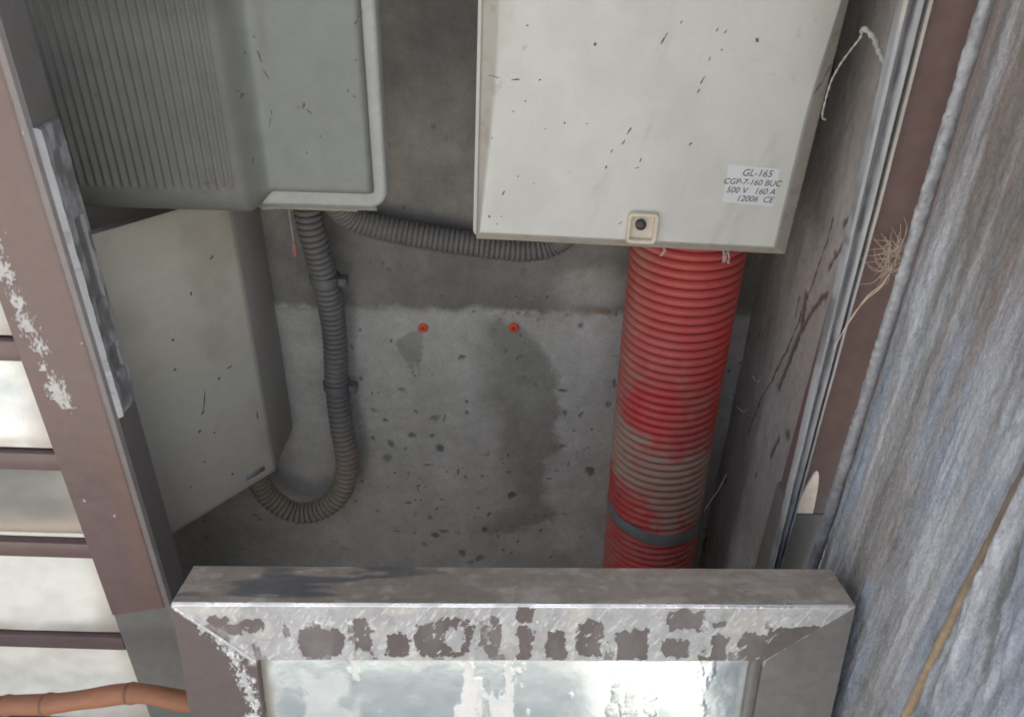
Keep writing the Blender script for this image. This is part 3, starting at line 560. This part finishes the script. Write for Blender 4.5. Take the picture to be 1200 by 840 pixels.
# square quarter-turn lock
lk = (.1505, 1.1630)
ring_o = rrect(lk[0]-.0185, lk[0]+.0185, lk[1]-.0195, lk[1]+.0195, .006, 5); ring_i = rrect(lk[0]-.0135, lk[0]+.0135, lk[1]-.0145, lk[1]+.0145, .002, 5)
bm = bmesh.new(); n = len(ring_o); L4 = []
for (o_, y) in ((ring_o, .892), (ring_o, .8700), ([((a[0]*.86+b[0]*.14), (a[1]*.86+b[1]*.14)) for a, b in zip(ring_o, ring_i)], .8680), ([((a[0]*.2+b[0]*.8), (a[1]*.2+b[1]*.8)) for a, b in zip(ring_o, ring_i)], .8680), (ring_i, .8690), (ring_i, .8738)):
    L4.append([bm.verts.new((p[0], y, p[1])) for p in o_])
for a, b in zip(L4[:-1], L4[1:]):
    for i in range(n): bm.faces.new((a[i], a[(i+1) % n], b[(i+1) % n], b[i]))
bm.faces.new(L4[-1])
lk_o = obj('lock', from_bm(bm, ang=30), M['lock'], fb)
obj('lock_screw', lathe([(.0066, 0), (.0066, .004), (.0058, .0050), (.002, .0054)], (lk[0]-.002, .8737, lk[1]+.004), seg=18), M['black'], lk_o)

# ================================================================== BEIGE CABINET (lower left, its door swung out)
cb = thing('beige_cabinet', 'plain beige cabinet low at the left with its flat front slanting forwards', 'cabinet', (-.50, 1.06, .656))
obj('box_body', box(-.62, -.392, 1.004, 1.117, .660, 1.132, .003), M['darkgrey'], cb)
A0 = np.array([-.5085, .842]); B0 = np.array([-.3905, 1.002]); dv = (B0-A0)/np.linalg.norm(B0-A0); LW = np.linalg.norm(B0-A0)
def f_cab(u, v):
    e = np.minimum(np.minimum(u, LW-u), np.minimum(v, .482-v)); n = fbm(u*14, v*14, 3)
    return -.003*np.clip(1-e/.003, 0, 1)**2, dict(dust_shade=np.clip(.4*sst(.5, .75, n)+.35*sst(.05, 0, v)*n+.4*sst(.40, .482, v), 0, 1))  # top darkened to paint the shade under the ribbed box; rest is dust
dr = obj('door', slab((A0[0], A0[1], .655), (dv[0], dv[1], 0), (0, 0, 1), lin(0, LW, 40), lin(0, .482, 80), f_cab, .018), M['beige'], cb)
nd = np.array([dv[1], -dv[0]])
def on_door(s, w, off=.0005): return A0+dv*s+nd*off
def door_piece(s0, s1, z0, z1, off=.0008):
    V = []
    for o_ in (-.0003, off):
        for s, z in ((s0, z0), (s1, z0), (s1, z1), (s0, z1)):
            p = A0+dv*s+nd*o_; V.append((p[0], p[1], z))
    return mesh(V, [(4, 5, 6, 7), (0, 1, 5, 4), (1, 2, 6, 5), (2, 3, 7, 6), (3, 0, 4, 7)], smooth=False)
obj('maker_tag', door_piece(LW-.058, LW-.022, .672, .681), mat('tag_print', (.27, .28, .32), .6, var=((200, .25),)), dr)
rn = random.Random(5); bm = bmesh.new()
for (px_, z, l, a, w) in ((.115, 1.02, .006, 80, .003), (.075, .965, .005, 0, .004), (.068, .92, .005, 0, .004), (.13, .875, .006, 60, .004), (.10, .85, .034, 75, .0016), (.094, .833, .008, 35, .003), (.083, .805, .007, 70, .0035), (.15, .885, .010, 5, .002), (.105, .79, .004, 0, .003), (.155, 1.06, .010, 30, .002), (.08, .75, .005, 20, .002), (.05, .72, .004, 0, .003), (.181, .78, .02, 88, .002), (.12, .70, .005, 0, .004)):
    a = R(a); vs_ = []
    for k in range(9):
        q_ = 2*math.pi*k/9; u = math.cos(q_)*l/2*rn.uniform(.6, 1.1); v = math.sin(q_)*w/2*rn.uniform(.6, 1.2)
        p = A0+dv*min(max(px_+(u*math.cos(a)-v*math.sin(a)), .001), LW-.001)+nd*.0006; vs_.append(bm.verts.new((p[0], p[1], z+u*math.sin(a)+v*math.cos(a))))
    bm.faces.new(vs_)
r_ = bmesh.ops.extrude_face_region(bm, geom=bm.faces[:])
for e_ in r_['geom']:
    if isinstance(e_, bmesh.types.BMVert): e_.co.x -= nd[0]*.0009; e_.co.y -= nd[1]*.0009
fo = obj('dirt_specks', from_bm(bm), M['speck'], dr); fo['kind'] = 'stuff'

# ================================================================== CONDUITS
def corr(path, r, pitch, amp, step=None, seg=40, prof=None, attr=None):
    P, t = resample(catmull(path, 24), step or pitch/9)
    pr = 1-2*(1-np.abs(np.sin(np.pi*t/pitch)))**1.5
    rad = r-amp+amp*pr
    def at(V):
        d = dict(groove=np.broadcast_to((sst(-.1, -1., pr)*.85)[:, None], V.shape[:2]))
        d.update(attr(V, t) if attr else {}); return d
    return tube(P, rad, seg, at), P, t
def a_red(V, t):
    x, y, z = V[..., 0], V[..., 1], V[..., 2]; n = fbm(x*40+y*30, z*26, 3); n2 = fbm(x*90, z*70+y*40, 6)
    zz_ = z+.07*(n-.5)+.04*(n2-.5)+.25*(x-.245)
    band = sst(.80, .76, zz_)*sst(.60, .655, zz_-.05*sst(.27, .17, x))
    side = sst(.05, .085, np.abs(x-.247+.0))*.55
    dust_shade = np.clip(.13+band*(.62+.4*n2)+side*(.3+.7*n)+.25*sst(.5, .7, n2)*sst(1.02, .9, z), 0, 1)
    dust_shade = dust_shade*(1-.8*sst(.215, .19, x+.02*(n-.5))*sst(.605, .62, z)*sst(.70, .665, z))
    br = np.clip(sst(.45, .65, fbm(x*15, z*7+y*9, 14))*(1-dust_shade), 0, 1)
    return dict(dust_shade=dust_shade, bright=br)
rc = thing('red_conduit', 'thick red corrugated conduit with a grey tape band', 'conduit', (.262, 1.0, .05))
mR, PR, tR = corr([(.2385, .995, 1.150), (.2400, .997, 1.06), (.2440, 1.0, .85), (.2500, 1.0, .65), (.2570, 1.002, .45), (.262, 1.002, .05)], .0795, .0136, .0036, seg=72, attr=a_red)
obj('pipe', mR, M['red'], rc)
c0 = PR[np.argmin(abs(PR[:, 2]-.614))]; c1 = PR[np.argmin(abs(PR[:, 2]-.592))]
P, t = resample([c0+np.array([-.0, 0, 0]), c1], .003)
T_ = tube(P, (.0803+.0008*np.sin(np.arange(len(P))/(len(P)-1)*np.pi)), 72)
for v in T_.vertices: v.co.z += .14*(c0[0]-v.co.x)+.001*math.sin(v.co.x*160)
obj('tape_band', T_, M['tape'], rc)

def a_grey(V, t):
    x, y, z = V[..., 0], V[..., 1], V[..., 2]; n = fbm(x*40+y*30, z*30, 3)
    return dict(dust_shade=np.clip(sst(.74, .58, z+.08*(n-.5))*(.6+.7*n)+.32*n, 0, 1))
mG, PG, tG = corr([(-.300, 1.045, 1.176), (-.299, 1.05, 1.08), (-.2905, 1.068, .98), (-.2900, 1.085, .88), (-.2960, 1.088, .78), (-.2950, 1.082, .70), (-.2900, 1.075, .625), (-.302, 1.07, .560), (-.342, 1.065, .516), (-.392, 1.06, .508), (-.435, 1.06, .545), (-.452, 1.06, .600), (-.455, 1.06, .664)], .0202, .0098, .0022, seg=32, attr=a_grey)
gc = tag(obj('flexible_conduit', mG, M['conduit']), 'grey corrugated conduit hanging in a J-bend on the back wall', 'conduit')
mH, PH, tH = corr([(-.262, 1.03, 1.176), (-.262, 1.045, 1.125), (-.245, 1.07, 1.085), (-.20, 1.082, 1.064), (-.13, 1.084, 1.050), (-.05, 1.084, 1.040), (.02, 1.084, 1.036), (.062, 1.084, 1.05), (.085, 1.06, 1.09), (.09, 1.04, 1.138)], .0195, .0078, .0013, seg=28, attr=lambda V, t: dict(dust_shade=.35*fbm(V[..., 0]*30, V[..., 2]*40, 5)))
hc = tag(obj('flexible_conduit', mH, M['conduit']), 'dark grey corrugated conduit sagging between the two upper boxes', 'conduit')
def clip_at(cx, cy, cz, w, label):
    t_ = thing('pipe_clip', label, 'pipe clip', (cx, cy, cz), group='clips on the grey conduit')
    th = lin(0, 2*np.pi, 28)[:-1]
    bm = bmesh.new(); L = []
    for (r_, dz) in ((.0209, -.006), (.0232, -.006), (.0232, .006), (.0209, .006)):
        L.append([bm.verts.new((cx+r_*math.cos(a), cy+r_*math.sin(a), cz+dz)) for a in th])
    for k in range(4):
        a, b = L[k], L[(k+1) % 4]
        for i in range(27): bm.faces.new((a[i], a[(i+1) % 27], b[(i+1) % 27], b[i]))
    obj('band', from_bm(bm), M['conduit'], t_)
    obj('ear', box(cx+.023, cx+.036, cy-.016, cy+.004, cz-.0065, cz+.0065, .0015), M['conduit'], t_)
    obj('screw', lathe([(.0045, 0), (.0045, .003), (.003, .0042)], (cx+.0295, cy-.0155, cz), seg=14), M['conduit'], t_)
i1 = PG[np.argmin(abs(PG[:, 2]-.776))]; clip_at(i1[0], i1[1], i1[2], 0, 'lower dark clip on the grey hanging conduit at mid wall')
i1 = PG[np.argmin(abs(PG[:, 2]-.985))]; clip_at(i1[0], i1[1], i1[2], 0, 'upper dark clip on the grey hanging conduit below the ribbed box')

# ================================================================== WALL PLUGS
for (x, z, lab) in ((-.1497, .8745, 'small red wall plug above the short dark drip'), (.0013, .8795, 'small red wall plug at the top of the large damp patch')):
    p_ = tag(obj('wall_plug', lathe([(.0086, -.004), (.0086, .0022), (.0074, .0032), (.0036, .0032), (.0030, .0005)], (x, 1.1195, z), seg=16), M['plug']), lab, 'wall plug', 'red wall plugs')
    obj('plug_bore', lathe([(.0029, 0), (.0029, .0012), (.001, .0014)], (x, 1.1195, z), seg=12), M['plughole'], p_)

# ================================================================== LEANING DOOR LEAF (bottom)
YAW, TILT, LWID, LH, LT = R(1.9), R(-10), .703, .885, .062
ll = thing('panelled_leaf', 'bronze framed metal panel leaf with flaking white oxide along the bottom of the picture', 'door', (-.3325, .377, 0.004), (TILT, 0, YAW), local=True)
PX = []   # bronze patches left on the rail: (px, py, rx, ry) measured along the rail
for (px, py, rx, ry) in ((259, 731, 12, 7), (296, 736, 13, 8), (276, 742, 8, 6), (375, 756, 26, 16), (425, 747, 11, 19), (465, 757, 15, 14), (522, 750, 33, 20), (582, 740, 6, 17), (578, 765, 8, 8), (615, 755, 11, 20), (617, 722, 10, 9), (655, 757, 11, 18), (694, 752, 15, 21), (747, 757, 19, 19), (806, 728, 21, 11), (800, 762, 16, 12), (845, 760, 17, 15), (848, 733, 9, 3), (918, 760, 44, 17), (950, 748, 42, 12)):
    PX.append(((px-207)/801*LWID, (py-711)/65*.072, rx/801*LWID, ry/65*.072))
def paint(x, s):
    """x along the leaf, s down from the top"""
    wx = x+.010*(fbm(x*75, s*75, 3)-.5)+.005*(fbm(x*260, s*150, 4)-.5); ws = s+.013*(fbm(x*90, s*60, 8)-.5)+.004*(fbm(x*300, s*200, 6)-.5)
    dk = .85*sst(.63, .70, fbm(x*60, s*28, 47)+.10*(fbm(x*260, s*160, 48)-.5))*sst(.012, .03, s)
    for i, (cx, cs, rx, rs) in enumerate(PX):
        q = np.maximum(np.abs(wx-cx)/rx, np.abs(ws-cs)/rs)*.6+.4*np.hypot((wx-cx)/rx, (ws-cs)/rs)
        dk = np.maximum(dk, sst(1.10, 1.0, q+.28*(fbm(x*240, s*200, i)-.5))*(.93+.07*((i*29) % 7)/6))
    for (cx, cs, rx, rs) in (((535-207)/801*LWID, .043, .013, .017), ((830-207)/801*LWID, .045, .012, .018), ((605-207)/801*LWID, .05, .006, .014)):
        q = np.hypot((wx-cx)/rx, (ws-cs)/rs)+1.1*(fbm(x*160, s*160, 77)-.5); dk = np.minimum(dk, sst(.75, 1.0, q))
    return dk
SLW, SRW = .078, .086
def f_rail(u, v):
    s = .072-v; k_ = s/.072; x = SLW*k_+(u/LWID)*(LWID-(SLW+SRW)*k_)
    dk = paint(x, s); ox = 1-dk
    n = fbm(x*70, s*70, 5); n2 = fbm(x*220, s*220, 15)
    gr = np.abs(dk-.5)*2; edge = sst(.9, .1, gr)
    n6 = fbm(x*300+s*180, s*130, 35)
    crust = np.clip(edge*sst(.4, .6, n2)*.8+ox*sst(.60, .72, n6)*.5+.7*dk*sst(.68, .74, n6)*sst(.56, .66, fbm(x*30, s*20, 95)), 0, 1)
    ox = np.clip(ox*(.72+.5*(fbm(x*55, s*9, 65)-.35)), 0, 1)
    cream = np.clip(ox*sst(.56, .70, fbm(x*26, s*30, 25))*.55, 0, 1)
    edge_glint = sst(.0034, .0022, s)*(.6+.4*sst(.4, .55, fbm(x*20, s*0, 4)))  # bright metal tone painted along the top edge as its highlight
    r = .0026; d = -r*(1-np.sqrt(np.clip(1-np.clip((r-s)/r, 0, 1)**2, 0, 1)))
    d = d+(.0011*ox*(.4+n2)+.0012*edge*n2+.0012*crust*n6)*sst(0, .002, s)
    return d, dict(ox=ox*(.8+.35*(n-.3)), crust=crust, cream=cream, edge_glint=edge_glint, grey=np.clip(sst(.45, .65, fbm(x*22, s*8, 85))*.5+.4*sst(.35, .6, x), 0, 1))
def mitre(me, left, right, lw, rw):
    """slant the ends so rail and stiles meet on the diagonal"""
    for v in me.vertices:
        s = LH-v.co.z
        k = min(max(s/.072, 0), 1)
        x0 = lw*k; x1 = LWID-rw*k
        v.co.x = x0+(v.co.x/LWID)*(x1-x0)
    return me
rl = slab((0, 0, LH-.072), (1, 0, 0), (0, 0, 1), lin(0, LWID, 860), lin(0, .072, 92), f_rail, .0013)
obj('top_rail', mitre(rl, 1, 1, SLW, SRW), M['rail'], ll)
# top face of the rail
def f_top(u, v):
    x = u; n = fbm(x*14, v*50, 6); n2 = fbm(x*70, v*90, 16)
    ox = np.clip(.55*sst(.45, .68, n)+.5*sst(.58, .72, n2)+.35*sst(.25, .4, x), 0, 1); dk = np.clip(sst(.48, .62, fbm(x*9, v*40, 33))*sst(.34, .2, x), 0, 1)
    return .0005*(n2-.5)-.0012*sst(.0015, 0, v), dict(ox=ox, dark=dk)
obj('rail_cap', slab((0.0005, .0016, LH-.0005), (1, 0, 0), (0, 1, 0), lin(0, LWID-.001, 360), lin(0, LT-.0016, 50), f_top, .028), M['rail_top'], ll)
BE = [(.030, .030), (.045, .050), (.052, .058), (.057, .075), (.061, .093), (.064, .105), (.0665, .112), (.0675, .122), (.071, .135), (.066, .150), (.070, .16)]
def f_ls(u, v):
    x = u; s = LH-v; k = np.clip(s/.072, 0, 1)*SLW
    wx = x+.006*(fbm(x*120, s*120, 3)-.5)
    ox = sst(.010, .004, np.abs(wx-k)*1.0)*sst(.085, .07, s)
    for i, (cx, cs) in enumerate(BE):
        q = np.hypot((x-cx)/.0055, (s-cs)/.009)*.8+2.6*(fbm(x*420, s*260, i, 3)-.5); ox = np.maximum(ox, sst(.85, .5, q)*(.6+.4*fbm(x*500, s*400, 9)))
    ox = np.maximum(ox, .8*sst(.003, .001, np.abs(x-.0735+.004*(fbm(s*60, s*0, 3)-.5)))*sst(.5, .6, fbm(s*110, x*60, 8))*sst(.09, .1, s))
    n2 = fbm(x*220, s*220, 15)
    return .0012*ox*(.4+n2), dict(grey=.0*x, ox=ox, crust=ox*sst(.5, .65, n2), cream=0*ox, edge_glint=0*ox)
def stile_mesh(x0, w, sign):
    fn = f_ls if sign < 0 else (lambda u, v: ((lambda x, s: (0*x, dict(grey=.75+0*x, ox=np.clip(.8*sst(.004, .0015, np.abs((LWID-x)-np.clip(s/.072, 0, 1)*SRW-.001+.003*(fbm(x*100, s*100, 2)-.5)))*sst(.4, .6, fbm(x*90, s*90, 7)), 0, 1)*(s < .08)+.18*fbm(x*18, s*18, 4), crust=0*x, cream=0*x, edge_glint=0*x)))(x0+u, LH-v)))
    m = slab((x0, .0004, 0), (1, 0, 0), (0, 0, 1), lin(0, w, 90), np.concatenate([lin(0, .55, 40), lin(.553, LH, 240)]), fn, .030)
    for v in m.vertices:                 # cut the upper end on the mitre
        lim = LH-.072*((v.co.x/SLW) if sign < 0 else ((LWID-v.co.x)/SRW))-.0006
        if v.co.z > lim: v.co.z = lim
    return m
obj('stile', stile_mesh(0, SLW, -1), M['rail'], ll)
obj('stile', stile_mesh(LWID-SRW, SRW, 1), M['rail'], ll)
obj('back_frame', box(.08, LWID-.09, .0018, LT-.001, LH-.0715, LH-.030, .001), M['bronze_grey'], ll)
obj('back_frame', box(.001, .04, .0312, LT-.001, .0, LH-.0735, .001), M['bronze_grey'], ll)
obj('back_frame', box(LWID-.04, LWID-.001, .0312, LT-.001, .0, LH-.0735, .001), M['bronze_grey'], ll)
def f_pan(u, v):
    x = .06+u; s = LH-(v+.02)
    wx = x+.012*(fbm(x*45, s*22, 3)-.5)
    st = sst(.60, .70, fbm(wx*34, s*6.5, 12)+.12*(fbm(x*150, s*90, 8)-.5)-.06*sst(.11, .075, s))
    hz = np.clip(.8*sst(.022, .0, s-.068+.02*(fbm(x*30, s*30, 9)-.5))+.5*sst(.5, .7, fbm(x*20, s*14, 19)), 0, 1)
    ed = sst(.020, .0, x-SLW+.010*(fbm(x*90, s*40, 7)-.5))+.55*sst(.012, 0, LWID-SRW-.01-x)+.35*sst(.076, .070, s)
    dr_ = st*sst(.42, .34, x)+st*.25
    return .0012*st*fbm(x*200, s*200, 4)+.003*(fbm(x*5, s*5, 2)-.5), dict(drip=np.clip(dr_, 0, 1), haze=hz, edge=np.clip(ed, 0, 1)*.9)
obj('metal_panel', slab((.06, .012, .02), (1, 0, 0), (0, 0, 1), lin(0, LWID-.125, 380), np.concatenate([lin(0, .60, 40), lin(.603, LH-.075, 170)]), f_pan, .003), M['panel'], ll)
obj('glazing_bead', box(LWID-SRW-.011, LWID-SRW-.0003, .004, .011, .02, LH-.0735, .001), M['bronze_grey'], ll)

# ================================================================== SMALL THINGS
# cane lying across the foot of the louvred door
P, t = resample(catmull([(-.95, .60, .53), (-.72, .615, .556), (-.662, .62, .562), (-.60, .62, .568), (-.545, .62, .581), (-.475, .622, .594), (-.41, .625, .574), (-.35, .63, .560), (-.28, .64, .55)], 16), .0022)
nodes = [.20, .294, .352, .47, .60]
rad = .0128+.0006*np.sin(t*60); nd_ = np.zeros_like(t)
for k in nodes: nd_ = np.maximum(nd_, np.exp(-((t-k)/.0022)**2)); rad = rad+.0016*np.exp(-((t-k-.004)/.005)**2)
tag(obj('cane', tube(P, rad, 18, lambda V: dict(node=np.broadcast_to(nd_[:, None], V.shape[:2]))), M['cane']), 'reddish brown cane lying across the foot of the louvred door', 'cane')
# string by the fuse box corner
P, t = resample(catmull([(.340, .872, 1.292), (.3345, .870, 1.298), (.3345, .868, 1.330), (.338, .862, 1.352), (.3425, .850, 1.372), (.3445, .842, 1.383), (.3405, .832, 1.392), (.350, .825, 1.385), (.356, .815, 1.372), (.366, .805, 1.356), (.372, .80, 1.347)], 12), .002)
rr = .0011+.0017*sst(.09, .13, t)
tag(obj('string', tube(P, rr*(1+.3*np.sin(t*700)), 8), M['string']), 'frayed pale string looped beside the upper right edge of the fuse box', 'string')
# tuft of dry grass caught at the leaf edge
rn = random.Random(11); ms = []
for k in range(70):
    a = rn.uniform(0, 6.28); l = rn.uniform(.012, .034)
    p0 = Vector((.371+rn.uniform(-.012, .004), .694+rn.uniform(-.006, .004), 1.203+rn.uniform(-.014, .016)))
    d = Vector((math.cos(a)*.7-.15, rn.uniform(-.25, .12), math.sin(a)*.9+.15))*l
    if p0.x+d.x > .372: d.x *= -.6
    p2 = p0+d; p1 = (p0+p2)/2+Vector((rn.uniform(-.004, .004), -.002, rn.uniform(-.004, .006)))
    ms.append(tube(np.array([tuple(q) for q in catmull([p0, p1, p2], 4)]), lin(.00034, .00014, 9), 4))
for off in (0, .003):
    P, t = resample(catmull([(.369, .693, 1.195), (.362, .690, 1.176+off), (.353, .694, 1.160+off), (.345, .696, 1.140-off), (.340, .697, 1.118), (.336, .698, 1.100)], 8), .003)
    ms.append(tube(P, .0006, 5))
tf = tag(obj('dry_grass_tuft', merge(ms), M['straw']), 'small tuft of dry straw caught between jamb and weathered leaf', 'straw')
# cocoon on its thread under the ribbed box
ck = thing('cocoon', 'tiny reddish cocoon hanging on a thread under the ribbed box', 'cocoon', (-.292, .94, 1.078))
obj('thread', tube(resample([(-.294, .94, 1.166), (-.293, .94, 1.13), (-.2925, .94, 1.098)], .006)[0], .0005, 5), M['web'], ck)
P = np.array([(-.2925, .94, 1.098-.022*k/8) for k in range(9)]); obj('pupa', tube(P, .0042*np.sin(lin(.25, 2.95, 9))**.8, 10), M['pupa'], ck)
# cobweb shreds under the fuse box and spider threads by the red conduit
rn = random.Random(3)
cw = thing('cobweb', 'pale cobweb shreds under the lower edge of the fuse box', 'cobweb', (.225, .897, 1.11))
for (x, z) in ((.186, 1.122), (.262, 1.116), (.268, 1.115)):
    for k in range(3):
        P = np.array([(x+rn.uniform(-.002, .002), .90, z+.006), (x+rn.uniform(-.004, .004), .897, z-.003), (x+rn.uniform(-.005, .005), .897, z-.010)]); obj('web_shred', tube(P, .0006, 5), M['web'], cw)
sw = thing('spider_threads', 'fine spider threads beside the red conduit', 'cobweb', (.32, .93, .57))
for pts in ([(.315, .93, .66), (.335, .94, .70), (.345, .95, .72)], [(.355, .96, .90), (.36, .95, .895), (.372, .96, .90)], [(.35, .98, .83), (.358, .97, .826), (.366, .98, .83)]):
    obj('thread', tube(resample(catmull(pts, 8), .004)[0], .00045, 4), M['web'], sw)
